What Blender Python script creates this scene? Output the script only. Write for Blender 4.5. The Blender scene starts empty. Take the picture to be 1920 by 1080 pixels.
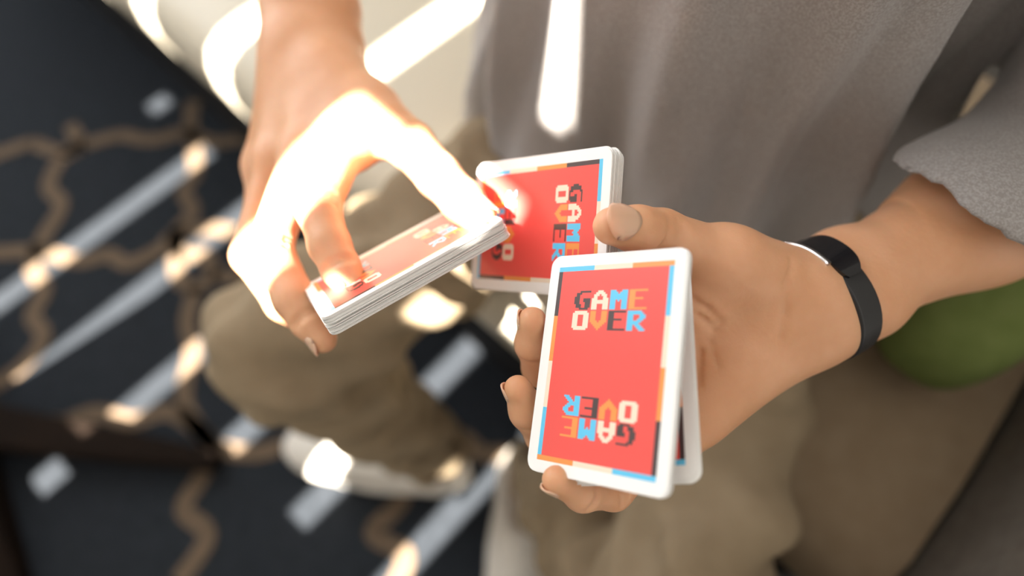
import bpy, bmesh, math
import numpy as np
from mathutils import Vector, Matrix

# ------------------------------------------------------------------ camera, world, sun, exposure
SC = bpy.context.scene
COL = SC.collection
F, H, TH = 1200.0, 1.04, math.radians(25.0)          # focal length in pixels of a 1920 frame, eye height, tilt off straight down
cam = bpy.data.cameras.new('camera'); cam_o = bpy.data.objects.new('camera', cam); COL.objects.link(cam_o)
cam.sensor_width = 36.0; cam.lens = 36.0 * F / 1920.0; cam.clip_start = 0.01
cam_o.location = (0, 0, H); cam_o.rotation_euler = (TH, 0, 0)
cam.dof.use_dof = True; cam.dof.focus_distance = 0.268; cam.dof.aperture_fstop = 2.3
SC.camera = cam_o
SC.view_settings.view_transform = 'Standard'; SC.view_settings.look = 'None'
SC.view_settings.gamma = 1.0; SC.view_settings.use_curve_mapping = False
SC.view_settings.exposure = 1.12

DV = np.array([0.678, 0.735, 0.0])                   # the way the sun travels along the floor, square to the bench
EV = np.array([0.735, -0.678, 0.0])                  # along the bench
TAU = 0.08                                           # lean of the blind slats
EL = math.radians(58.0)

world = bpy.data.worlds.new('world'); SC.world = world; world.use_nodes = True
bg = world.node_tree.nodes['Background']; bg.inputs[0].default_value = (1.0, 0.95, 0.88, 1); bg.inputs[1].default_value = 0.54
sun = bpy.data.lights.new('sun', 'SUN'); sun_o = bpy.data.objects.new('sun', sun); COL.objects.link(sun_o)
sun.energy = 32.0; sun.angle = math.radians(0.35); sun.color = (1.0, 0.93, 0.82)
SUNV = Vector(DV * math.cos(EL) + EV * TAU * math.sin(EL) - np.array([0, 0, math.sin(EL)])).normalized()
sun_o.rotation_euler = SUNV.to_track_quat('-Z', 'Y').to_euler(); sun_o.location = (-1.5, -1.6, 4)

# added area lamp: soft cool light from the left, no window built there
fill = bpy.data.lights.new('side_fill', 'AREA'); fill_o = bpy.data.objects.new('side_fill', fill); COL.objects.link(fill_o)
fill.shape = 'RECTANGLE'; fill.size = 2.2; fill.size_y = 1.8; fill.energy = 28.0; fill.color = (0.86, 0.92, 1.0)
fill_o.location = Vector(EV * -2.6 + DV * 0.35 + np.array([0, 0, 1.75]))
fill_o.rotation_euler = (Vector((0.15, 0.25, 0.75)) - fill_o.location).to_track_quat('-Z', 'Y').to_euler()

# ------------------------------------------------------------------ pixel -> place
M3 = np.array([[1, 0, 0], [0, -math.cos(TH), math.sin(TH)], [0, -math.sin(TH), -math.cos(TH)]])
CAM = np.array([0, 0, H])
def ray(x, y): return M3 @ np.array([(x - 960) / F, (y - 540) / F, 1.0])
def P(x, y, d): return CAM + ray(x, y) * d                       # at depth d
def Z(x, y, z): r = ray(x, y); return CAM + r * ((z - H) / r[2])   # on the level z
def B(e, d, z): return EV * e + DV * d + np.array([0, 0, z])       # bench coordinates
def unit(v): return np.asarray(v, float) / np.linalg.norm(v)

# ------------------------------------------------------------------ materials
def mat(name, rgb, rough=0.5, spec=0.5, sss=0.0, noise=None, bump=None, metal=0.0, sheen=0.0):
    m = bpy.data.materials.new(name); m.use_nodes = True
    nt = m.node_tree; b = nt.nodes['Principled BSDF']
    b.inputs['Base Color'].default_value = (*rgb, 1); b.inputs['Roughness'].default_value = rough
    b.inputs['Specular IOR Level'].default_value = spec; b.inputs['Metallic'].default_value = metal
    if sheen: b.inputs['Sheen Weight'].default_value = sheen
    if sss:
        b.inputs['Subsurface Weight'].default_value = sss; b.inputs['Subsurface Radius'].default_value = (1.0, 0.32, 0.16)
        b.inputs['Subsurface Scale'].default_value = 0.009
    tc = nt.nodes.new('ShaderNodeTexCoord')
    if noise:
        sc, rgb2, lo, hi = noise
        n = nt.nodes.new('ShaderNodeTexNoise'); n.inputs['Scale'].default_value = sc; n.inputs['Detail'].default_value = 4
        nt.links.new(tc.outputs['Object'], n.inputs['Vector'])
        r = nt.nodes.new('ShaderNodeValToRGB'); r.color_ramp.elements[0].position = lo; r.color_ramp.elements[1].position = hi
        r.color_ramp.elements[0].color = (*rgb, 1); r.color_ramp.elements[1].color = (*rgb2, 1)
        nt.links.new(n.outputs['Fac'], r.inputs['Fac']); nt.links.new(r.outputs['Color'], b.inputs['Base Color'])
    if bump:
        sc, st, dist = bump
        n = nt.nodes.new('ShaderNodeTexNoise'); n.inputs['Scale'].default_value = sc; n.inputs['Detail'].default_value = 3
        nt.links.new(tc.outputs['Object'], n.inputs['Vector'])
        bp = nt.nodes.new('ShaderNodeBump'); bp.inputs['Strength'].default_value = st; bp.inputs['Distance'].default_value = dist
        nt.links.new(n.outputs['Fac'], bp.inputs['Height']); nt.links.new(bp.outputs['Normal'], b.inputs['Normal'])
    return m
def lin(r, g, b): return tuple(((c / 255) / 12.92 if c <= 10 else ((c / 255 + .055) / 1.055) ** 2.4) for c in (r, g, b))

MT = dict(
    skin=mat('skin', (0.62, 0.315, 0.165), 0.48, 0.4, 0.35, noise=(28, (0.72, 0.40, 0.24), 0.35, 0.7), bump=(420, 0.25, 0.0006)),
    nail=mat('nail', (0.72, 0.42, 0.29), 0.28, 0.5, 0.3),
    shirt=mat('grey_heather', (0.275, 0.252, 0.240), 0.95, 0.1, noise=(900, (0.365, 0.345, 0.34), 0.4, 0.62), bump=(700, 0.3, 0.0008), sheen=0.3),
    khaki=mat('khaki_twill', (0.25, 0.190, 0.122), 0.9, 0.15, noise=(40, (0.29, 0.225, 0.148), 0.35, 0.7), bump=(600, 0.2, 0.0006)),
    shoe=mat('white_leather', (0.62, 0.58, 0.52), 0.5, 0.4), sole=mat('white_rubber', (0.7, 0.67, 0.62), 0.6, 0.3),
    band=mat('black_silicone', (0.012, 0.012, 0.013), 0.4, 0.5), silver=mat('brushed_silver', (0.75, 0.75, 0.76), 0.25, 0.5, metal=1.0),
    screen=mat('black_glass', (0.008, 0.008, 0.01), 0.08, 0.6),
    card=mat('card_stock', (0.92, 0.91, 0.89), 0.35, 0.6), cardedge=mat('card_stock_edge', (0.74, 0.73, 0.71), 0.6, 0.3),
    red=mat('print_red', (0.86, 0.085, 0.070), 0.32, 0.7), cyan=mat('print_blue', (0.10, 0.56, 0.86), 0.30, 0.9),
    orange=mat('print_orange', (0.86, 0.30, 0.055), 0.30, 0.9), cream=mat('print_cream', (0.88, 0.74, 0.58), 0.30, 0.9),
    black=mat('print_black', (0.05, 0.026, 0.026), 0.30, 0.9),
    carpet=mat('navy_carpet', (0.0145, 0.0170, 0.0208), 0.95, 0.1, noise=(60, (0.022, 0.0255, 0.031), 0.3, 0.7), bump=(500, 0.5, 0.003)),
    tan=mat('tan_carpet_yarn', (0.098, 0.070, 0.047), 0.95, 0.1, noise=(70, (0.125, 0.09, 0.062), 0.3, 0.7)),
    bench=mat('cream_plastic', (0.60, 0.54, 0.43), 0.45, 0.4), plinth=mat('black_plinth', (0.008, 0.008, 0.009), 0.8, 0.2),
    pad=mat('brown_upholstery', (0.26, 0.19, 0.122), 0.95, 0.1, noise=(50, (0.30, 0.225, 0.15), 0.3, 0.7)),
    arm=mat('taupe_upholstery', (0.145, 0.125, 0.105), 0.95, 0.1, noise=(80, (0.18, 0.16, 0.135), 0.3, 0.7), bump=(300, 0.3, 0.002)),
    green=mat('olive_fabric', (0.12, 0.155, 0.045), 0.95, 0.1, noise=(60, (0.15, 0.185, 0.06), 0.3, 0.7), bump=(300, 0.3, 0.002)),
    wood=mat('dark_wood', (0.007, 0.004, 0.0025), 0.85, 0.1, noise=(12, (0.011, 0.006, 0.0035), 0.3, 0.7)),
    wall=mat('plaster', (0.62, 0.60, 0.56), 0.9, 0.2), slat=mat('blind_slat', (0.72, 0.70, 0.66), 0.6, 0.3),
    hair=mat('dark_hair', (0.015, 0.010, 0.008), 0.5, 0.4, bump=(200, 0.8, 0.004)), eye=mat('eye_white', (0.8, 0.78, 0.75), 0.2, 0.5),
    iris=mat('dark_iris', (0.03, 0.015, 0.008), 0.2, 0.5),
)

# ------------------------------------------------------------------ object helpers
def add(name, verts, faces, m, parent=None, smooth=False, mats=None, fm=None):
    me = bpy.data.meshes.new(name); me.from_pydata([tuple(map(float, v)) for v in verts], [], [tuple(map(int, f)) for f in faces]); me.update()
    for k in (mats or [m]): me.materials.append(MT[k])
    if fm is not None: me.polygons.foreach_set('material_index', np.asarray(fm, np.int32))
    if smooth: me.polygons.foreach_set('use_smooth', np.ones(len(me.polygons), bool))
    o = bpy.data.objects.new(name, me); COL.objects.link(o)
    if parent: o.parent = parent
    return o
def tag(o, label=None, cat=None, group=None, kind=None):
    for k, v in (('label', label), ('category', cat), ('group', group), ('kind', kind)):
        if v: o[k] = v
    return o
def empty(name, loc=(0, 0, 0)):
    o = bpy.data.objects.new(name, None); COL.objects.link(o); o.location = Vector(loc); o.empty_display_size = 0.05
    return o
def reparent(o, p):                                   # world-space mesh under an Empty with only a location
    o.parent = p; o.matrix_parent_inverse = Matrix.Translation(-Vector(p.location)); return o
def hexa(c8):                                         # 8 corners: 4 below, 4 above, same order
    return c8, [(3, 2, 1, 0), (4, 5, 6, 7), (0, 1, 5, 4), (1, 2, 6, 5), (2, 3, 7, 6), (3, 0, 4, 7)]
def bbox_bench(e0, e1, d0, d1, z0, z1):
    return hexa([B(e0, d0, z0), B(e1, d0, z0), B(e1, d1, z0), B(e0, d1, z0), B(e0, d0, z1), B(e1, d0, z1), B(e1, d1, z1), B(e0, d1, z1)])
def soft(o, w, n=3):
    b = o.modifiers.new('bevel', 'BEVEL'); b.width = w; b.segments = n; b.limit_method = 'ANGLE'
    o.data.polygons.foreach_set('use_smooth', np.ones(len(o.data.polygons), bool))
    wn = o.modifiers.new('wn', 'WEIGHTED_NORMAL'); wn.keep_sharp = True
    return o

# ------------------------------------------------------------------ signed-distance modelling
class Grid:
    def __init__(s, lo, hi, h, big=0.05):
        s.h = h; s.lo = np.asarray(lo, float); n = np.ceil((np.asarray(hi, float) - s.lo) / h).astype(int) + 1
        s.ax = [np.float32(s.lo[i]) + np.arange(n[i], dtype=np.float32) * np.float32(h) for i in range(3)]
        s.n = n; s.big = big
    def full(s): return np.full(s.n, s.big, np.float32)
    def sl(s, lo, hi):
        a = np.clip(np.floor((np.asarray(lo) - s.lo) / s.h).astype(int), 0, s.n); b = np.clip(np.ceil((np.asarray(hi) - s.lo) / s.h).astype(int) + 1, 0, s.n)
        return tuple(slice(a[i], b[i]) for i in range(3))
    def pts(s, sl): return np.meshgrid(s.ax[0][sl[0]], s.ax[1][sl[1]], s.ax[2][sl[2]], indexing='ij', sparse=True)
def smin(a, b, k):
    if k <= 0: return np.minimum(a, b)
    hh = np.maximum(k - np.abs(a - b), 0) / k
    return np.minimum(a, b) - hh * hh * k * 0.25
def cone(g, f, a, b, ra, rb, k=0.0, cut=False):
    a = np.asarray(a, float); b = np.asarray(b, float); r = max(ra, rb) + g.big
    sl = g.sl(np.minimum(a, b) - r, np.maximum(a, b) + r)
    if min(s_.stop - s_.start for s_ in sl) <= 0: return
    X, Y, Zz = g.pts(sl); ba = b - a; l2 = max(float(ba @ ba), 1e-12)
    px, py, pz = X - a[0], Y - a[1], Zz - a[2]
    t = np.clip((px * ba[0] + py * ba[1] + pz * ba[2]) / l2, 0, 1)
    d = np.sqrt((px - t * ba[0]) ** 2 + (py - t * ba[1]) ** 2 + (pz - t * ba[2]) ** 2) - (ra + t * (rb - ra))
    f[sl] = -smin(-f[sl], d, k) if cut else smin(f[sl], d, k)
def ellip(g, f, c, R, axes=None, k=0.0, cut=False):
    c = np.asarray(c, float); R = np.asarray(R, float); r = R.max() + g.big
    sl = g.sl(c - r, c + r)
    if min(s_.stop - s_.start for s_ in sl) <= 0: return
    X, Y, Zz = g.pts(sl); p = [X - c[0], Y - c[1], Zz - c[2]]
    A = np.eye(3) if axes is None else np.asarray(axes, float)
    q = [(p[0] * A[i][0] + p[1] * A[i][1] + p[2] * A[i][2]) for i in range(3)]
    k0 = np.sqrt(sum((q[i] / R[i]) ** 2 for i in range(3))); k1 = np.sqrt(sum((q[i] / R[i] ** 2) ** 2 for i in range(3))) + 1e-9
    d = k0 * (k0 - 1) / k1
    f[sl] = -smin(-f[sl], d, k) if cut else smin(f[sl], d, k)
def snets(g, f, smooth=2):
    ins = f < 0
    c = sum(ins[i:ins.shape[0] - 1 + i, j:ins.shape[1] - 1 + j, k:ins.shape[2] - 1 + k].astype(np.int8) for i in (0, 1) for j in (0, 1) for k in (0, 1))
    idx = np.argwhere((c > 0) & (c < 8)); vid = np.full(c.shape, -1, np.int32); vid[tuple(idx.T)] = np.arange(len(idx))
    off = [(i, j, k) for i in (0, 1) for j in (0, 1) for k in (0, 1)]
    val = [f[idx[:, 0] + o[0], idx[:, 1] + o[1], idx[:, 2] + o[2]] for o in off]
    acc = np.zeros((len(idx), 3)); cnt = np.zeros(len(idx))
    for a in range(8):
        for b in range(a + 1, 8):
            if sum(abs(off[a][i] - off[b][i]) for i in range(3)) != 1: continue
            m = (val[a] < 0) != (val[b] < 0); t = np.where(m, val[a] / np.where(m, val[a] - val[b], 1), 0)
            acc += m[:, None] * (np.array(off[a]) + t[:, None] * (np.array(off[b]) - np.array(off[a]))); cnt += m
    V = g.lo + g.h * (idx + acc / cnt[:, None])
    Fs = []
    for ax in range(3):
        u, w = (ax + 1) % 3, (ax + 2) % 3
        s0 = [slice(1, -1)] * 3; s0[ax] = slice(0, -1); s1 = [slice(1, -1)] * 3; s1[ax] = slice(1, None)
        a_, b_ = ins[tuple(s0)], ins[tuple(s1)]
        e = np.argwhere(a_ != b_)
        if not len(e): continue
        fl = a_[tuple(e.T)]; base = e.copy(); base[:, u] += 1; base[:, w] += 1
        def cid(du, dw):
            q = base.copy(); q[:, u] += du; q[:, w] += dw; return vid[tuple(q.T)]
        q = np.stack([cid(-1, -1), cid(0, -1), cid(0, 0), cid(-1, 0)], 1); q[~fl] = q[~fl][:, ::-1]
        Fs.append(q)
    Q = np.concatenate(Fs); Q = Q[(Q >= 0).all(1)]
    for _ in range(smooth):
        S = np.zeros_like(V); n = np.zeros(len(V))
        for i in range(4):
            a, b = Q[:, i], Q[:, (i + 1) % 4]
            for ax in range(3): S[:, ax] += np.bincount(a, V[b, ax], len(V)) + np.bincount(b, V[a, ax], len(V))
            n += np.bincount(a, minlength=len(V)) + np.bincount(b, minlength=len(V))
        V = 0.5 * V + 0.5 * S / np.maximum(n, 1)[:, None]
    return V, Q
def chain_field(g, ch, k=0.004):
    f = g.full()
    for (p0, r0), (p1, r1) in zip(ch[:-1], ch[1:]): cone(g, f, p0, p1, r0, r1, k)
    return f

# ================================================================== the setting
v = [B(-4, -0.9, 0), B(3, -0.9, 0), B(3, 3, 0), B(-4, 3, 0), B(-4, -0.9, -.02), B(3, -0.9, -.02), B(3, 3, -.02), B(-4, 3, -.02)]
floor = add('floor', v, [(0, 1, 2, 3), (7, 6, 5, 4), (0, 4, 5, 1), (1, 5, 6, 2), (2, 6, 7, 3), (3, 7, 4, 0)], 'carpet')
tag(floor, 'dark navy carpet with a tan trellis pattern', kind='structure')

def strip(pl, w=0.028, z=0.002):
    pts = [Z(x, y, 0.0) for x, y in pl]; out = []
    n = len(pts)
    for i in range(n - 1):                                          # Catmull-Rom through the points
        p0, p1, p2, p3 = pts[max(i - 1, 0)], pts[i], pts[i + 1], pts[min(i + 2, n - 1)]
        for s in range(5):
            t = s / 5; out.append(.5 * ((2 * p1) + (-p0 + p2) * t + (2 * p0 - 5 * p1 + 4 * p2 - p3) * t * t + (-p0 + 3 * p1 - 3 * p2 + p3) * t ** 3))
    out.append(pts[-1]); V = []; Fc = []
    for i, p in enumerate(out):
        d = out[min(i + 1, len(out) - 1)] - out[max(i - 1, 0)]; nrm = unit([-d[1], d[0], 0]) * w / 2
        for q in (p - nrm, p + nrm): V.append([q[0], q[1], z])
        if i: Fc.append((2 * i - 2, 2 * i - 1, 2 * i + 1, 2 * i)[::-1])
    return V, Fc
LINES = [
    [(60, 268), (110, 285), (150, 275), (225, 255), (262, 262), (300, 262), (345, 250), (400, 268), (455, 262)],
    [(132, 235), (150, 275), (115, 300), (92, 350), (116, 385), (80, 450), (62, 500), (84, 545), (62, 592), (82, 632), (40, 690), (-40, 740)],
    [(362, 190), (358, 240), (368, 320), (345, 358), (362, 398), (330, 440), (345, 478), (385, 480), (398, 515), (370, 540), (335, 520), (330, 440)],
    [(-40, 478), (70, 472), (150, 490), (205, 478), (240, 495), (300, 468), (330, 440), (400, 430), (460, 440)],
    [(398, 515), (450, 520), (500, 500)], [(370, 540), (352, 600), (362, 660), (348, 720), (352, 770), (400, 840)],
    [(120, 795), (180, 775), (250, 790), (310, 772), (352, 790), (400, 840), (375, 900), (345, 955), (390, 1005), (335, 1090)],
    [(-40, 760), (40, 790), (120, 795)], [(820, 810), (870, 822), (905, 850), (960, 850)],
    [(770, 900), (745, 950), (700, 1000), (760, 1040), (740, 1100)], [(560, 260), (600, 330), (640, 400)],
    [(460, 262), (520, 290), (560, 260), (600, 230)], [(400, 840), (480, 850), (560, 830), (640, 850)],
    [(-160, 260), (-60, 300), (60, 268)], [(1480, 1040), (1520, 1090), (1500, 1150)],
]
for pl in LINES:
    vv, ff = strip(pl); add('carpet_line', vv, ff, 'tan', floor)

# window wall in front of the bench (behind the camera), with an unseen slatted blind, its openings shaped to place the sun
WD = -0.90; TE = math.tan(EL)
def zq(q): return (q - WD) * TE                                     # height on the blind of the ray that would land q along the floor
Z0, Z1 = zq(-0.62), zq(1.05)
OE0, OE1 = -1.75, 0.25
wv, wf = [], []
for (e0, e1, z0, z1) in ((-4, 3, 0, Z0), (-4, 3, Z1, 5.4), (-4, OE0 - .2, Z0, Z1), (OE1, 3, Z0, Z1)):
    a, b = bbox_bench(e0, e1, WD - .12, WD - .02, z0, z1); n = len(wv); wv += list(a); wf += [tuple(i + n for i in q) for q in b]
wall = tag(add('wall_front', wv, wf, 'wall'), 'pale plaster wall around the tall window', kind='structure')
a, b = bbox_bench(-4, 3, 1.0, 1.1, 0, 2.4)
tag(add('wall_back', a, b, 'wall'), 'pale plaster wall behind the bench', kind='structure')
blind = empty('vertical_blind', B(-0.7, WD, Z0)); tag(blind, 'tall vertical slat blind hanging over the window', 'blind')
COLS = [(-1.166, -1.134, [(.14, .185)])]                             # (slot edges, stretches left open to place the sun patches)
COLS += [(-0.98 + .169 * k - .0195, -0.98 + .169 * k + .0195, op) for k, op in ((0, [(-.6, .165), (.36, 1.0)]), (1, [(-.6, 1.0)]), (2, [(-.41, -.36), (-.268, 1.0)]), (3, [(-.165, 1.0)]), (4, [(-.165, .235), (.36, 1.0)]))]
COLS += [(-.163, -.155, [(.42, .597)]), (-.155, -.140, [(-.45, .03), (.42, .597)]), (-.140, -.134, [(-.45, .20), (.42, .597)]), (-.134, -.118, [(-.45, .20), (.42, .597), (.652, .80)]), (-.118, -.112, [(.575, .608), (.66, .80)]),
         (-.112, -.084, [(.575, .608)]), (-.084, -.068, [(.506, .520), (.575, .608)]), (-.068, -.045, [(.575, .608)])]  # added slots, shaped to put sun on hand, thumb, cards and shirt
def board(o0, o1, z0, z1, name, dd=0.0):
    c = []
    for z in (z0, z1):
        for (o, d) in ((o0, WD + dd), (o1, WD + dd), (o1, WD + dd + .004), (o0, WD + dd + .004)): c.append(B(o - TAU * z, d, z))
    a, b = hexa(c); ob = add(name, a, b, 'slat'); reparent(ob, blind)
edge = OE0
for (o0, o1, opens) in COLS:
    if o0 - edge > .001: board(edge, o0, Z0 - .02, Z1 + .02, 'slat')
    edge = o1; zl = Z0 - .02
    for q0, q1 in opens:
        if zq(q0) > zl + .03: board(o0, o1, zl, zq(q0), 'sun_block_strip', .005)  # added blocker, keeps the sun off what should stay shaded
        zl = zq(q1)
    if zl < Z1: board(o0, o1, zl, Z1 + .02, 'sun_block_strip', .005)
board(edge, OE1 + .4, Z0 - .02, Z1 + .02, 'slat')
a, b = bbox_bench(OE0 - .45, OE1 + .1, WD - .015, WD + .03, Z1 + .02, Z1 + .07); reparent(add('head_rail', a, b, 'slat'), blind)

# ================================================================== bench
bench = empty('bench', B(-0.3, 0.5, 0)); tag(bench, 'long cream moulded bench with a black base and one brown seat', 'bench')
prof = [(.225, .295), (.198, .305), (.183, .34), (.176, .385), (.180, .415), (.192, .437), (.215, .449), (.245, .452), (.40, .448), (.60, .440), (.74, .438), (.80, .455), (.83, .50), (.86, .62), (.89, .78), (.90, .80), (.925, .80), (.925, .30)]
def extr(pf, e0, e1, n=1):
    V = []; Fc = []; m = len(pf)
    for i in range(n + 1):
        e = e0 + (e1 - e0) * i / n; V += [B(e, d, z) for d, z in pf]
    for i in range(n):
        for j in range(m):
            k = (j + 1) % m; Fc.append((i * m + j, i * m + k, (i + 1) * m + k, (i + 1) * m + j))
    Fc += [tuple(range(m))[::-1], tuple(n * m + j for j in range(m))]
    return V, Fc
a, b = extr(prof, -1.9, -0.02); o = add('seat_shell', a, b, 'bench', smooth=True); reparent(o, bench)
o.modifiers.new('es', 'EDGE_SPLIT').split_angle = math.radians(50)
a, b = bbox_bench(-1.88, .36, .232, .92, 0.0, .335); reparent(add('plinth', a, b, 'plinth'), bench)
pp = [(.235, .33), (.205, .345), (.188, .38), (.186, .42), (.20, .452), (.235, .470), (.32, .478), (.55, .470), (.78, .46), (.80, .34)]
a, b = extr(pp, -0.015, .228); o = add('seat_pad', a, b, 'pad', smooth=True); reparent(o, bench); o['label'] = 'brown upholstered seat pad'
o.modifiers.new('es', 'EDGE_SPLIT').split_angle = math.radians(60)
g = Grid(B(.13, .0, .2) - .25, B(.33, .95, .7) + .25, .008, .06); f = g.full()
X, Y, Zz = g.pts((slice(None),) * 3)
ee = X * EV[0] + Y * EV[1]; dd_ = X * DV[0] + Y * DV[1]
q = [np.abs(ee - .320) - .045, np.abs(dd_ - .47) - .37, np.abs(Zz - .33) - .255]
f = (np.sqrt(sum(np.maximum(t, 0) ** 2 for t in q)) + np.minimum(np.maximum(np.maximum(q[0], q[1]), q[2]), 0) - .04 + .003 * np.sin(ee * 120 + 8 * dd_) * np.sin(dd_ * 6 + 1)).astype(np.float32)
V, Q = snets(g, f, 2); o = reparent(add('armrest', V, Q, 'arm', smooth=True), bench); o['label'] = 'taupe padded armrest'

# olive cushion between hip and armrest
c = B(.132, .465, .556); g = Grid(c - .2, c + .2, .006, .05)
X, Y, Zz = g.pts((slice(None),) * 3); X = X - c[0]; Y = Y - c[1]; Zz = Zz - c[2]
ee = X * EV[0] + Y * EV[1]; dd_ = X * DV[0] + Y * DV[1]
rr = (np.abs(ee / .056) ** 3 + np.abs(dd_ / .13) ** 2.6 + np.abs(Zz / .074) ** 2.6) ** (1 / 2.7)
f = ((rr - 1) * .05).astype(np.float32); V, Q = snets(g, f, 2)
cu = add('cushion', V, Q, 'green', smooth=True); tag(cu, 'olive green cushion tucked between the forearm and the taupe armrest', 'cushion')

# ================================================================== dark wooden foot; its slim stand is made up so the sun stripes pass
cs = empty('wood_stand', Z(-60, 800, 0)); tag(cs, 'dark wooden stand with long splayed feet on the navy carpet, pole made up', 'coat stand')
cc = Z(-60, 800, 0)
def tube(pts, rad, n=12):
    V = []; Fc = []
    for i, (p, r) in enumerate(zip(pts, rad)):
        t = unit(np.asarray(pts[min(i + 1, len(pts) - 1)]) - np.asarray(pts[max(i - 1, 0)]))
        u = unit(np.cross(t, [0.3, 0.2, 1] if abs(t[2]) < .9 else [1, 0, 0])); w = np.cross(t, u)
        V += [np.asarray(p) + r * (math.cos(2 * math.pi * k / n) * u + math.sin(2 * math.pi * k / n) * w) for k in range(n)]
        if i:
            for k in range(n): Fc.append(((i - 1) * n + k, (i - 1) * n + (k + 1) % n, i * n + (k + 1) % n, i * n + k))
    Fc += [tuple(range(n))[::-1], tuple(range(len(V) - n, len(V)))]
    return V, Fc
def flat_bar(p0, p1, w0, w1, h0, h1):
    p0, p1 = np.asarray(p0), np.asarray(p1); t = unit((p1 - p0) * [1, 1, 0]); s = np.array([-t[1], t[0], 0])
    return hexa([p0 - s * w0 - [0, 0, h0], p1 - s * w1 - [0, 0, h1], p1 + s * w1 - [0, 0, h1], p0 + s * w0 - [0, 0, h0], p0 - s * w0, p1 - s * w1, p1 + s * w1, p0 + s * w0])
for end in ((400, 862), (20, 1120), (-420, 700), (-100, 500)):
    tip = Z(*end, .035); a, b = flat_bar(cc + [0, 0, .075], tip, .038, .016, .072, .034)
    reparent(soft(add('foot', a, b, 'wood'), .008), cs)
a, b = tube([cc + [0, 0, z] for z in (.07, .1, .14, 1.7, 1.75)], [.04, .04, .024, .02, .024]); reparent(add('pole', a, b, 'wood', smooth=True), cs)
for k in range(4):
    an = k * math.pi / 2 + .4; u = np.array([math.cos(an), math.sin(an), 0])
    a, b = tube([cc + [0, 0, 1.6], cc + u * .06 + [0, 0, 1.62], cc + u * .11 + [0, 0, 1.69]], [.009, .008, .01]); reparent(add('peg', a, b, 'wood', smooth=True), cs)

# ================================================================== playing cards
CW, CH, CT = .0635, .0889, .0003
def rrect(w, h, r, n=5):
    pts = []
    for cx, cy, a0 in ((w / 2 - r, h / 2 - r, 0), (-w / 2 + r, h / 2 - r, 90), (-w / 2 + r, -h / 2 + r, 180), (w / 2 - r, -h / 2 + r, 270)):
        for i in range(n + 1): a = math.radians(a0 + 90 * i / n); pts.append((cx + r * math.cos(a), cy + r * math.sin(a)))
    return pts
rp = rrect(CW, CH, .0042); n = len(rp)
cv = [(x, y, 0) for x, y in rp] + [(x, y, -CT) for x, y in rp]
cf = [tuple(range(n)), tuple(range(2 * n - 1, n - 1, -1))] + [(i, n + i, n + (i + 1) % n, (i + 1) % n) for i in range(n)]
card_me = bpy.data.meshes.new('card'); card_me.from_pydata(cv, [], cf); card_me.materials.append(MT['card']); card_me.materials.append(MT['cardedge'])
for p_ in card_me.polygons: p_.material_index = 1 if len(p_.vertices) == 4 else 0
FONT = {
 'G': ["...XXXXXX", ".XXX.....", ".XX......", "XXX......", "XXX..XXXX", "XXX..XXXX", "XXX...XXX", ".XXX..XXX", ".XXX..XXX", "...XXXXX."],
 'A': ["...XXX...", "..XXXXX..", ".XXX.XXX.", ".XX...XX.", "XXX...XXX", "XXXXXXXXX", "XXXXXXXXX", "XXX...XXX", "XXX...XXX", "XXX...XXX"],
 'M': ["XXX...XXX", "XXXX.XXXX", "XXXXXXXXX", "XXXXXXXXX", "XXXXXXXXX", "XXX.X.XXX", "XXX...XXX", "XXX...XXX", "XXX...XXX", "XXX...XXX"],
 'E': ["XXXXXXXXX", "XXX......", "XXX......", "XXX......", "XXXXXXX..", "XXX......", "XXX......", "XXX......", "XXX......", "XXXXXXXXX"],
 'O': [".XXXXXXX.", "XXXXXXXXX", "XXX...XXX", "XXX...XXX", "XXX...XXX", "XXX...XXX", "XXX...XXX", "XXX...XXX", "XXXXXXXXX", ".XXXXXXX."],
 'V': ["XXX...XXX", "XXX...XXX", "XXX...XXX", "XXX...XXX", "XXX...XXX", "XXXX.XXXX", ".XXXXXXX.", "..XXXXX..", "...XXX...", "....X...."],
 'R': ["XXXXXXX..", "XXXXXXXX.", "XXX...XXX", "XXX...XXX", "XXX..XXX.", "XXXXXXX..", "XXXXXX...", "XXX.XXX..", "XXX..XXX.", "XXX...XXX"]}
PM = ['red', 'cyan', 'orange', 'cream', 'black']
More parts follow.
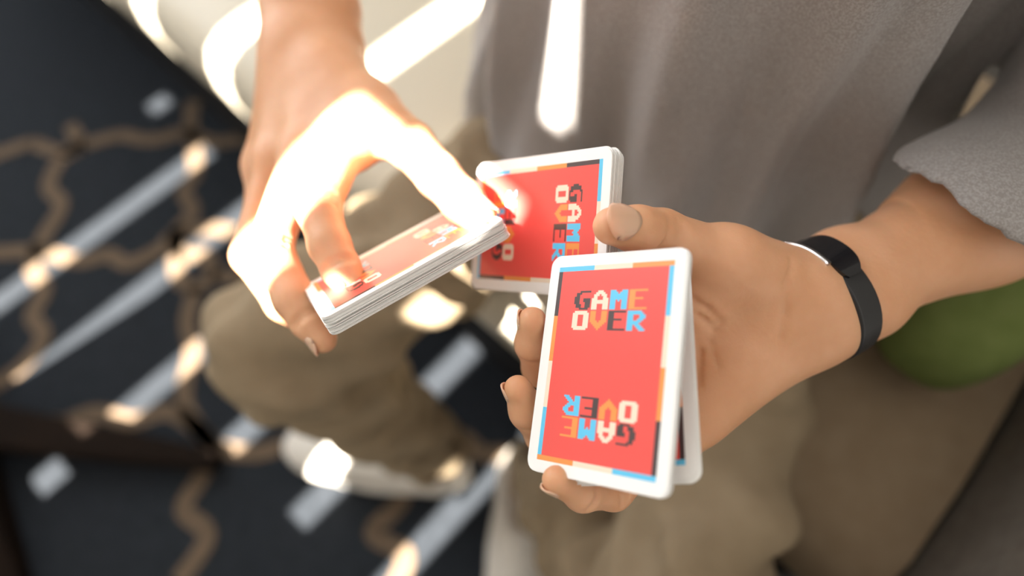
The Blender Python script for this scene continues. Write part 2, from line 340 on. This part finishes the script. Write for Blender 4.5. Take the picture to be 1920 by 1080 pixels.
def print_mesh():
    V, Fc, fm = [], [], []
    def rect(x0, y0, x1, y1, m, z):
        i = len(V); V.extend([(x0, y0, z), (x1, y0, z), (x1, y1, z), (x0, y1, z)]); Fc.append((i, i + 1, i + 2, i + 3)); fm.append(PM.index(m))
    x1, y1, bw = CW / 2 - .0047, CH / 2 - .0047, .0020        # frame line outer edge
    rect(-x1 + bw, -y1 + bw, x1 - bw, y1 - bw, 'red', .00003)
    for s in (1, -1):
        q = lambda xa, ya, xb, yb, m, z: rect(min(s * xa, s * xb), min(s * ya, s * yb), max(s * xa, s * xb), max(s * ya, s * yb), m, z)
        for i, m in enumerate(('cyan', 'cream', 'orange')): q(-x1 + 2 * x1 * i / 3, y1 - bw, -x1 + 2 * x1 * (i + 1) / 3, y1, m, .00003)
        yt = y1 - bw; L = 2 * yt
        for i, m in enumerate(('cyan', 'cream', 'orange', 'black')): q(x1 - bw, yt - L * i / 4, x1, yt - L * (i + 1) / 4, m, .00003)
        for r_, (word, cols) in enumerate((('GAME', ('black', 'cream', 'cyan', 'orange')), ('OVER', ('cream', 'orange', 'black', 'cyan')))):
            top = .0292 - r_ * .0083
            for c_, (ch, m) in enumerate(zip(word, cols)):
                x0 = -.0173 + c_ * .00872; px, py = .0080 / 9, .0078 / 10
                for j, row in enumerate(FONT[ch]):
                    i = 0
                    while i < 9:
                        if row[i] == 'X':
                            k = i
                            while k < 9 and row[k] == 'X': k += 1
                            q(x0 + i * px, top - j * py, x0 + k * px, top - (j + 1) * py, m, .00006); i = k
                        else: i += 1
    # no faces flipped: all wound counter-clockwise
    me = bpy.data.meshes.new('printed_back'); me.from_pydata(V, [], Fc)
    for k in PM: me.materials.append(MT[k])
    me.polygons.foreach_set('material_index', np.array(fm, np.int32)); me.update(); return me
print_me = print_mesh()
def packet(center, right, up, n, label, seed, jit=.0004, fan=0.0):
    rs = np.random.RandomState(seed); right = unit(right); nr = unit(np.cross(right, up)); up = np.cross(nr, right)
    t = bpy.data.objects.new('card_packet', None); COL.objects.link(t); t.empty_display_size = .02
    bc = np.asarray(center) - nr * n * .00033
    t.matrix_world = Matrix(((right[0], up[0], nr[0], bc[0]), (right[1], up[1], nr[1], bc[1]), (right[2], up[2], nr[2], bc[2]), (0, 0, 0, 1)))
    tag(t, label, 'playing cards', 'packets of playing cards held in the hands')
    for i in range(n):
        o = bpy.data.objects.new('card', card_me); COL.objects.link(o); o.parent = t
        j = rs.normal(0, jit, 2) if i else (0, 0)
        o.location = (j[0] + fan * i * .2, j[1] - fan * i, n * .00033 - i * .00033); o.rotation_euler = (0, 0, rs.normal(0, .004) if i else 0)
        pr = bpy.data.objects.new('printed_back', print_me)
        if i == 0: COL.objects.link(pr); pr.parent = o
    return t
Ac, Ar, Au = np.array([.035, .0776, .8044]), np.array([.7302, -.2611, .6314]), np.array([.1321, .9606, .2445])
An = unit(np.cross(Ar, Au))
packet(Ac, Ar, Au, 10, 'card packet with red upright lettered back lying on the open palm', 1)
def on_plane(x, y, p0, nrm): r = ray(x, y); return CAM + r * (np.dot(p0 - CAM, nrm) / np.dot(r, nrm))
tb = math.radians(8); Bn = unit(An * math.cos(tb) + Au * math.sin(tb) + Ar * .10)      # the lower packet tips away at its top end
b0 = Ac - An * .0102 - Au * CH / 2 + Ar * CW / 2
Bbr = on_plane(1311, 897, b0, Bn); Bup = unit(on_plane(1296, 640, b0, Bn) - Bbr); Brt = unit(np.cross(Bup, Bn))
Bc = Bbr + Bup * CH / 2 - Brt * CW / 2
packet(Bc, Brt, Bup, 11, 'card packet mostly hidden beneath the upright packet, its right edge showing', 2, .0006, .00005)
packet((.0103, .1543, .78), (-.0598, -.8969, -.4383), (.674, -.3602, .645), 24, 'thick card packet turned sideways, pinched under the thumb of the banded arm', 3)
Dc, Dr, Du = np.array([-.0533, .1411, .7746]), np.array([.4139, -.569, .7106]), np.array([.83, .5565, -.0379])
packet(Dc, Dr, Du, 26, 'thick tilted card packet gripped by its ends in the sunlit hand', 4)

# ================================================================== the person
NAILS = []
def surf(g, f, x, y, lo=.2, hi=.42):                  # where a line of sight meets the flesh
    for t in np.arange(lo, hi, .0006):
        i = np.round((P(x, y, t) - g.lo) / g.h).astype(int)
        if (i >= 0).all() and (i < g.n).all() and f[tuple(i)] < 0: return P(x, y, t)
    return None
def groove(g, f, px, r, k=.0022):
    pts = [surf(g, f, x, y) for x, y in px]
    for a, b in zip(pts[:-1], pts[1:]):
        if a is not None and b is not None: cone(g, f, a, b, r, r, k, cut=True)
def joint_lines(g, f, ch, i, offs, half=55, r=.0007, face=None):   # wrinkles across a finger joint, on the side towards 'face'
    p, rad = ch[i]; d = unit(ch[i + 1][0] - ch[i - 1][0]); b = unit(CAM - p) if face is None else unit(face); b = unit(b - d * np.dot(b, d)); s_ = np.cross(d, b)
    for o_ in offs:
        q = [p + d * (o_ + .0012 * abs(math.sin(math.radians(a)))) + (rad * 1.03) * (math.cos(math.radians(a)) * b + math.sin(math.radians(a)) * s_) for a in np.linspace(-half, half, 7)]
        for a, c in zip(q[:-1], q[1:]): cone(g, f, a, c, r, r, .0016, cut=True)
def hand(g, palm, fingers, kf=.007, creases=()):
    pf = g.full()
    for (a, b, ra, rb, k) in palm: cone(g, pf, a, b, ra, rb, k)
    tot = None
    for ch in fingers:
        ff = smin(pf, chain_field(g, ch), kf); tot = ff if tot is None else np.minimum(tot, ff)
    for (a, b, r) in creases: cone(g, tot, a, b, r, r, .002, cut=True)
    return tot
# ---- left hand: palm up under the cards
LW = P(1510, 578, .305)                              # wrist
LE = P(2050, 288, .372); LS = np.array([.275, .275, 1.0])
lm = dict(i=P(1205, 575, .293), m=P(1200, 670, .297), r=P(1210, 765, .296), p=P(1240, 832, .287))
lc = P(1455, 540, .295)
L_f = [
    [(P(1420, 520, .292), .0155), (P(1345, 482, .284), .0130), (P(1240, 437, .2695), .0098), (P(1195, 430, .263), .0094), (P(1147, 424, .2585), .0078)],
    [(lm['i'], .0105), (P(1085, 515, .327), .0092), (P(1020, 480, .343), .0084), (P(975, 460, .345), .0070)],
    [(lm['m'], .0105), (P(1090, 720, .318), .0094), (P(1015, 690, .300), .0086), (P(1000, 645, .284), .0078), (P(998, 602, .276), .0064)],
    [(lm['r'], .0102), (P(1110, 850, .312), .0090), (P(1022, 815, .292), .0086), (P(990, 770, .278), .0078), (P(971, 730, .272), .0062)],
    [(lm['p'], .0095), (P(1150, 922, .277), .0076), (P(1092, 925, .262), .0070), (P(1043, 900, .249), .0058)],
]
ax = unit(LW - LE); side = unit(np.cross(ax, ray(1535, 568)))
L_p = [(LE, LE + (LW - LE) * .45, .031, .0295, .03), (LE + (LW - LE) * .45, LW, .0295, .0200, .03),
       (LW - side * .008, LW - side * .009 - ax * .03, .017, .019, .012), (LW + side * .008, LW + side * .009 - ax * .03, .017, .019, .012)]
for k_, off in (('i', .006), ('m', .003), ('r', -.003), ('p', -.008)):
    L_p.append((LW + side * off * (-1 if np.dot(side, lm['i'] - lm['p']) < 0 else 1), lm[k_], .0165, .0118, .012))
L_p += [(P(1480, 545, .297), P(1380, 500, .287), .018, .0165, .014), (P(1360, 500, .284), P(1320, 540, .287), .014, .010, .012),
        (P(1445, 592, .298), P(1300, 765, .289), .0155, .0135, .012), (lm['i'], lm['p'], .011, .0105, .010)]
L_c = [(P(1305, 575, .2735), P(1345, 600, .2755), .0012), (P(1310, 600, .2755), P(1340, 622, .2765), .001)]
allp = np.array([p for ch in L_f for p, r in ch] + [LW, LE])
gL = Grid(allp.min(0) - .04, allp.max(0) + .04, .0013, .02)
fL = hand(gL, L_p, L_f, .008, L_c)
for ln, r_ in (([(1298, 562), (1325, 578), (1350, 604)], .0011), ([(1308, 590), (1322, 600), (1340, 618)], .0009), ([(1300, 618), (1312, 660), (1310, 720)], .0008), ([(1330, 640), (1345, 690)], .0006),
               ([(1486, 488), (1474, 530), (1472, 585), (1462, 640)], .0007), ([(1290, 430), (1284, 455)], .0010), ([(1276, 425), (1270, 452)], .0008)):
    groove(gL, fL, ln, r_)
joint_lines(gL, fL, L_f[0], 2, (-.0035, -.001, .0015, .004))
for q_ in (2, 3): joint_lines(gL, fL, L_f[q_], 3, (-.004,), 60)
joint_lines(gL, fL, L_f[4], 1, (.0, .002), 60); joint_lines(gL, fL, L_f[4], 2, (.0,), 60)
VL, QL = snets(gL, fL, 2); del fL
# ---- right hand: reaching down over the packet
RW = P(588, 105, .395); RE = np.array([-.150, .535, .80]); RS = np.array([.035, .50, 1.0])
rm = dict(i=P(648, 262, .345), m=P(572, 285, .352), r=P(520, 300, .372), p=P(498, 310, .395))
R_f = [
    [(P(685, 205, .368), .0165), (P(770, 272, .342), .0128), (P(822, 330, .322), .0112), (P(868, 378, .306), .0104), (P(898, 408, .297), .0085)],
    [(rm['i'], .0120), (P(596, 388, .312), .0108), (P(618, 460, .302), .0095), (P(640, 505, .298), .0088), (P(660, 540, .295), .0070)],
    [(rm['m'], .0120), (P(506, 462, .325), .0108), (P(552, 560, .315), .0098), (P(580, 602, .312), .0088), (P(606, 636, .309), .0068)],
    [(rm['r'], .0112), (P(470, 478, .352), .0104), (P(532, 568, .345), .0094), (P(592, 620, .338), .0068)],
    [(rm['p'], .0100), (P(478, 450, .385), .0088), (P(535, 530, .372), .0078), (P(592, 578, .358), .0060)],
]
axr = unit(RW - RE); sider = unit(np.cross(axr, ray(583, 105)))
if np.dot(sider, rm['i'] - rm['p']) < 0: sider = -sider
R_p = [(RE, RE + (RW - RE) * .4, .038, .034, .03), (RE + (RW - RE) * .4, RW, .034, .022, .03),
       (RW - sider * .009, RW - sider * .010 - axr * .03, .0175, .0195, .012), (RW + sider * .009, RW + sider * .010 - axr * .03, .0175, .0195, .012)]
for k_, off in (('i', .010), ('m', .004), ('r', -.004), ('p', -.010)): R_p.append((RW + sider * off, rm[k_], .0180, .0130, .014))
R_p += [(P(620, 150, .38), P(690, 215, .366), .019, .0165, .014), (P(690, 215, .366), P(665, 262, .350), .013, .011, .014), (rm['i'], rm['p'], .0118, .010, .010),
        (P(725, 245, .352), P(668, 275, .346), .008, .009, .012)]
allp = np.array([p for ch in R_f for p, r in ch] + [RW, RE])
gR = Grid(allp.min(0) - .04, allp.max(0) + .04, .0013, .02)
fR = hand(gR, R_p, R_f, .008)
for q_ in (1, 2): joint_lines(gR, fR, R_f[q_], 1, (-.003, 0, .003)); joint_lines(gR, fR, R_f[q_], 3, (-.002, .0005))
joint_lines(gR, fR, R_f[0], 2, (-.003, 0, .003))
VR, QR = snets(gR, fR, 2); del fR
# ---- trunk, legs and head under the clothes
HC = np.array([.115, .33, 1.235])                    # head centre
fwd = unit(-DV + np.array([0, 0, -.45])); rgt = -EV; upv = np.cross(fwd, rgt); upv = upv if upv[2] > 0 else -upv
HipR, HipL = np.array([.105, .415, .535]), np.array([.218, .305, .535])
KnR, KnL = np.array([-.205, .200, .495]), np.array([.118, -.055, .495])
AnR, AnL = np.array([-.110, .175, .11]), np.array([.045, .150, .11])
gB = Grid((-.4, -.25, .02), (.5, .75, 1.42), .006, .06); fB = gB.full()
TC = np.array([.145, .385, 0])
for s, w in ((1, .10), (-1, .10)): cone(gB, fB, TC + EV * s * .05 + [0, 0, .60], TC + EV * s * .06 + [0, 0, .92], .08, .075, .06)
cone(gB, fB, LS, LE, .046, .033, .02); cone(gB, fB, RS, RE, .046, .039, .02); cone(gB, fB, LS - EV * .04, RS + EV * .04, .045, .045, .05); cone(gB, fB, TC + [0, 0, 1.0], HC - [0, 0, .06], .055, .052, .05)
for a_, b_, c_, s_ in ((HipR, KnR, AnR, 1), (HipL, KnL, AnL, 1)):
    cone(gB, fB, a_, b_, .055, .038, .03); cone(gB, fB, b_, c_, .036, .030, .02); cone(gB, fB, c_, c_ - [0, 0, .03], .032, .03, .02)
ellip(gB, fB, HC + upv * .02, (.076, .098, .085), (rgt, fwd, upv), .03)
cone(gB, fB, HC - upv * .02 + fwd * .03, HC - upv * .085 + fwd * .075, .062, .026, .03)
cone(gB, fB, HC + fwd * .095 + upv * .005, HC + fwd * .118 - upv * .028, .007, .012, .012)
for s in (1, -1):
    ellip(gB, fB, HC + rgt * s * .078 - upv * .005, (.008, .018, .032), (rgt, fwd, upv), .008)
    ellip(gB, fB, HC + rgt * s * .032 + fwd * .100 + upv * .012, (.016, .012, .009), (rgt, fwd, upv), .006, cut=True)
    ellip(gB, fB, HC + rgt * s * .032 + fwd * .092 + upv * .020, (.018, .012, .010), (rgt, fwd, upv), .006)
cone(gB, fB, HC + fwd * .098 - upv * .055 - rgt * .02, HC + fwd * .098 - upv * .055 + rgt * .02, .007, .007, .006)
VB, QB = snets(gB, fB, 2)
V = np.concatenate([VB, VL, VR]); Q = np.concatenate([QB, QL + len(VB), QR + len(VB) + len(VL)])
person = add('person', V, Q, 'skin', smooth=True)
tag(person, 'seated person in grey t-shirt and khaki trousers shuffling packets of playing cards', 'person')
g = Grid(HC - .2, HC + .2, .005, .05); f = g.full(); ellip(g, f, HC + upv * .032 - fwd * .012, (.088, .108, .092), (rgt, fwd, upv), 0)
cone(g, f, HC + fwd * .10 - upv * .05, HC + fwd * .16 - upv * .09, .075, .09, .02, cut=True)
V, Q = snets(g, f, 2); add('hair', V, Q, 'hair', person, True)
for s in (1, -1):
    for nm, c_, r_, m_ in (('eye', HC + rgt * s * .032 + fwd * .083 + upv * .010, .0120, 'eye'), ('iris', HC + rgt * s * .032 + fwd * .0925 + upv * .006, .0050, 'iris')):
        g = Grid(c_ - .02, c_ + .02, .0015, .01); f = g.full(); ellip(g, f, c_, (r_, r_, r_)); V, Q = snets(g, f, 1)
        if nm == 'eye': eo = add('eye', V, Q, m_, person, True)
        else: add('iris', V, Q, m_, eo, True)

# ---- fingernails
def nail(tip, rtip, prev, back, w, l, lift=0.0):
    d = unit(np.asarray(tip) - prev); b_ = unit(back - d * np.dot(back, d)); s_ = np.cross(d, b_)
    V, Fc = [], []; n1, n2 = 9, 9
    for j in range(n2):
        t = j / (n2 - 1)
        ww = w * (1 - abs(2 * t - 1) ** 3.2 * .42)
        for i in range(n1):
            u = (2 * i / (n1 - 1) - 1); x = u * ww
            y = -l * .52 + l * t - (.12 * l * u * u if t > .5 else -.12 * l * u * u * (1 - t))
            R_ = rtip * 1.12; z = math.sqrt(max(R_ * R_ - x * x, 1e-8)) - .1 * rtip - .18 * rtip * max(t - .55, 0) ** 1.5 + lift - (.0004 if abs(u) > .95 else 0)
            V.append(np.asarray(tip) + s_ * x + d * y + b_ * z)
    for j in range(n2 - 1):
        for i in range(n1 - 1): Fc.append((j * n1 + i, j * n1 + i + 1, (j + 1) * n1 + i + 1, (j + 1) * n1 + i))
    o = add('fingernail', V, Fc, 'nail', person, True); sd = o.modifiers.new('solid', 'SOLIDIFY'); sd.thickness = .0008; sd.offset = 0
def auto_back(ch):
    d1 = unit(ch[1][0] - ch[0][0]); d2 = unit(ch[-1][0] - ch[-2][0]); return d1 - d2 * np.dot(d1, d2)
nail(L_f[0][-1][0], .0085, L_f[0][-2][0], -ray(1150, 424) + np.array([-.05, .35, .0]), .0078, .0155, .0009)
for ch in L_f[1:]: nail(ch[-1][0], ch[-1][1] * .98, ch[-2][0], auto_back(ch), ch[-1][1] * .7, ch[-1][1] * 1.5)
nail(R_f[0][-1][0], .0088, R_f[0][-2][0], np.array([.3, .9, .4]), .0068, .0145)
for ch in R_f[1:]: nail(ch[-1][0], ch[-1][1] * 1.05, ch[-2][0], auto_back(ch), ch[-1][1] * .8, ch[-1][1] * 1.7)

# ---- t-shirt
g = Grid((-.32, -.02, .48), (.56, .82, 1.12), .005, .06)
X, Y, Zz = g.pts((slice(None),) * 3)
u = (X - TC[0]) * EV[0] + (Y - TC[1]) * EV[1]; w = (X - TC[0]) * DV[0] + (Y - TC[1]) * DV[1]
zz = Zz + 0 * u
tz = np.clip((zz - .50) / .50, 0, 1)
aw = .205 - .05 * np.clip(tz * 2, 0, 1) - .10 * np.clip((zz - .94) / .12, 0, 1) ** 1.5; bw_ = .150 - .02 * tz - .05 * np.clip((zz - .94) / .12, 0, 1)
phi = np.arctan2(w / .14, u / .2)
rho = np.sqrt((u / aw) ** 2 + (w / bw_) ** 2)
lo = 1 - .6 * tz
fold = lo * (.017 * np.sin(9 * phi + 1.2 * np.sin(7 * zz + 1) + .6) + .008 * np.sin(17 * phi + 5 * zz + 1.3) + .004 * np.sin(31 * phi - 9 * zz) + .004 * np.sin(26 * zz + 8 * phi))
for (px_, dp_, sg, am_) in ((1400, .42, .13, .024), (1255, .43, .12, -.014), (1560, .41, .12, -.016), (1130, .46, .10, .014)):   # the big hanging folds
    q_ = P(px_, 180, dp_) - TC; ph0 = math.atan2(float(q_ @ DV) / .14, float(q_ @ EV) / .2); dph = np.arctan2(np.sin(phi - ph0), np.cos(phi - ph0))
    fold = fold + am_ * np.exp(-(dph / sg) ** 2) * np.clip(1.15 - tz, 0, 1)
f = ((rho - 1) * bw_ * 1.05 - fold).astype(np.float32)
f = np.maximum(f, (zz - 1.045 - .0 * u).astype(np.float32)); f = np.maximum(f, (.50 - zz + .02 * np.sin(phi * 3)).astype(np.float32))
def sleeve(pts, rad, nrm, k):                          # loose tube round the arm, open at the hem
    global f
    fs = g.full(); E2 = pts[-1]; axis = unit(E2 - pts[-2]); nrm = unit(nrm)
    for (a_, b_, ra, rb) in zip(pts[:-1], pts[1:], rad[:-1], rad[1:]): cone(g, fs, a_, b_, ra, rb, .03)
    cone(g, fs, E2, E2 + axis * .05, rad[-1], rad[-1], 0)
    near = (np.abs(X - E2[0]) + np.abs(Y - E2[1]) + np.abs(Zz - E2[2])) < .26
    pl = ((X - E2[0]) * nrm[0] + (Y - E2[1]) * nrm[1] + (Zz - E2[2]) * nrm[2]).astype(np.float32)
    fs = np.where(near, np.maximum(fs, pl), fs)
    cone(g, fs, E2 - axis * .03, E2 + axis * .1, rad[-1] - .011, rad[-1] - .010, .002, cut=True); f = smin(f, fs, k)
cone(g, f, LS - EV * .03, RS + EV * .03, .060, .060, .04)
fa = unit(LW - LE); vdn = unit(P(1840, 508, .34) - P(1790, 430, .34))
sleeve([LS, LE, LE + (LW - LE) * .37], [.062, .054, .051], fa + vdn * .25 + unit(ray(1790, 430)) * .85, .002)
sleeve([RS, RS + (RE - RS) * .3, RS + (RE - RS) * .72], [.062, .066, .070], RE - RS, .012)
ellip(g, f, TC + [0, 0, 1.06], (.075, .075, .05), None, .01, cut=True)
V, Q = snets(g, f, 5); add('t_shirt', V, Q, 'shirt', person, True)['label'] = 'loose grey heather t-shirt'
# ---- trousers
g = Grid((-.36, -.22, .09), (.48, .70, .70), .005, .06); f = g.full()
PC = np.array([.18, .40, .55])
ellip(g, f, PC, (.165, .125, .10), (EV, DV, (0, 0, 1)), .04)
cone(g, f, HipR, KnR, .080, .060, .05); cone(g, f, HipL, KnL, .070, .057, .05)
for kn, an in ((KnR, AnR), (KnL, AnL)):
    cone(g, f, kn, an + [0, 0, .02], .060, .047, .03); cone(g, f, an + [0, 0, .03], an - [0, 0, .06], .041, .041, .01, cut=True)
X, Y, Zz = g.pts((slice(None),) * 3)
f += (.0055 * np.sin(70 * X + 45 * Y + 60 * Zz) + .0045 * np.sin(30 * X - 85 * Y + 70 * Zz + 1) + .0045 * np.sin(25 * X + 20 * Y + 120 * Zz + 2)).astype(np.float32)
V, Q = snets(g, f, 2); add('trousers', V, Q, 'khaki', person, True)['label'] = 'loose khaki trousers'
# ---- shoes
def shoe(heel, toe):
    heel = np.array([heel[0], heel[1], 0.0]); t = unit(np.array([toe[0] - heel[0], toe[1] - heel[1], 0])); s = np.array([-t[1], t[0], 0])
    A3 = (t, s, np.array([0, 0, 1.0])); Lp = lambda x, y, z: heel + t * x + s * y + np.array([0, 0, z])
    c_ = Lp(.145, 0, .06); g = Grid(c_ - .2, c_ + .2, .004, .04); f = g.full()
    ellip(g, f, Lp(.215, 0, .04), (.078, .046, .036), A3); ellip(g, f, Lp(.13, 0, .045), (.12, .042, .045), A3, .02)
    ellip(g, f, Lp(.05, 0, .055), (.05, .038, .052), A3, .02); ellip(g, f, Lp(.075, 0, .115), (.062, .028, .06), A3, .006, cut=True)
    _, _, Zz = g.pts((slice(None),) * 3); f = np.maximum(f, .018 - Zz + 0 * f)
    V, Q = snets(g, f, 2); o = add('shoe', V, Q, 'shoe', person, True); o['label'] = 'white slip-on shoe'
    out = []
    for i in range(40):
        a_ = 2 * math.pi * i / 40; x = .147 + .150 * math.cos(a_); y = math.sin(a_) * (.047 - .009 * max(-math.cos(a_), 0)) * (1.0 if abs(math.cos(a_)) < .8 else 1.04); out.append((x, y))
    V = [Lp(x, y, 0.003) for x, y in out] + [Lp(x, y, .026) for x, y in out]
    Fc = [tuple(range(40))[::-1], tuple(range(40, 80))] + [(i, (i + 1) % 40, 40 + (i + 1) % 40, 40 + i) for i in range(40)]
    soft(add('sole', V, Fc, 'sole', o), .004)
shoe(Z(880, 892, .04), Z(530, 828, .04)); shoe(Z(985, 835, .04), Z(962, 1190, .04))
# ---- wristband
bc = LW - ax * .010; bx = side; by = unit(np.cross(ax, bx))
def ring(a_, b_, wdt, th, n=48, a0=0, a1=360, taper=0.0):
    V, Fc = [], []; closed = a1 - a0 >= 360; m = n if closed else n + 1
    for i in range(m):
        an = math.radians(a0 + (a1 - a0) * i / n); cx, sy = math.cos(an), math.sin(an)
        k_ = 1 - taper * abs(2 * i / n - 1) ** 4; t_ = th * (1 - taper * .8 * abs(2 * i / n - 1) ** 3)
        for (r_, h_) in ((0, -wdt * k_ / 2), (0, wdt * k_ / 2), (t_, wdt * k_ * .44), (t_, -wdt * k_ * .44)):
            V.append(bc + bx * cx * (a_ + r_) + by * sy * (b_ + r_) + ax * h_)
    for i in range(n):
        j = (i + 1) % m
        for k in range(4): Fc.append((i * 4 + k, i * 4 + (k + 1) % 4, j * 4 + (k + 1) % 4, j * 4 + k))
    if not closed: Fc += [(0, 1, 2, 3), tuple(n * 4 + k for k in (3, 2, 1, 0))]
    return V, Fc
a, b = ring(.0272, .0240, .014, .0028); wb = soft(add('wristband', a, b, 'band', person), .0009, 2); wb['label'] = 'black fitness wristband'
# the tracker module sits towards the thumb side, its clasp on the far side
def ang(pt): r_ = np.asarray(pt) - bc; return math.degrees(math.atan2(np.dot(r_, by) / .0240, np.dot(r_, bx) / .0272))
am = ang(P(1520, 470, .285)); ac = ang(P(1575, 645, .315))
a, b = ring(.0290, .0258, .0165, .0036, 20, am - 30, am + 30, .55); o = add('tracker_module', a, b, 'screen', wb, True); o.modifiers.new('es', 'EDGE_SPLIT').split_angle = math.radians(45)
sv = bc.copy(); bc = bc + ax * .0088; a, b = ring(.0308, .0276, .0022, .0032, 14, am - 14, am + 32); add('silver_trim', a, b, 'silver', wb, True); bc = sv
a, b = ring(.0288, .0256, .010, .0022, 8, ac - 10, ac + 10); soft(add('clasp', a, b, 'silver', wb), .0006, 2)
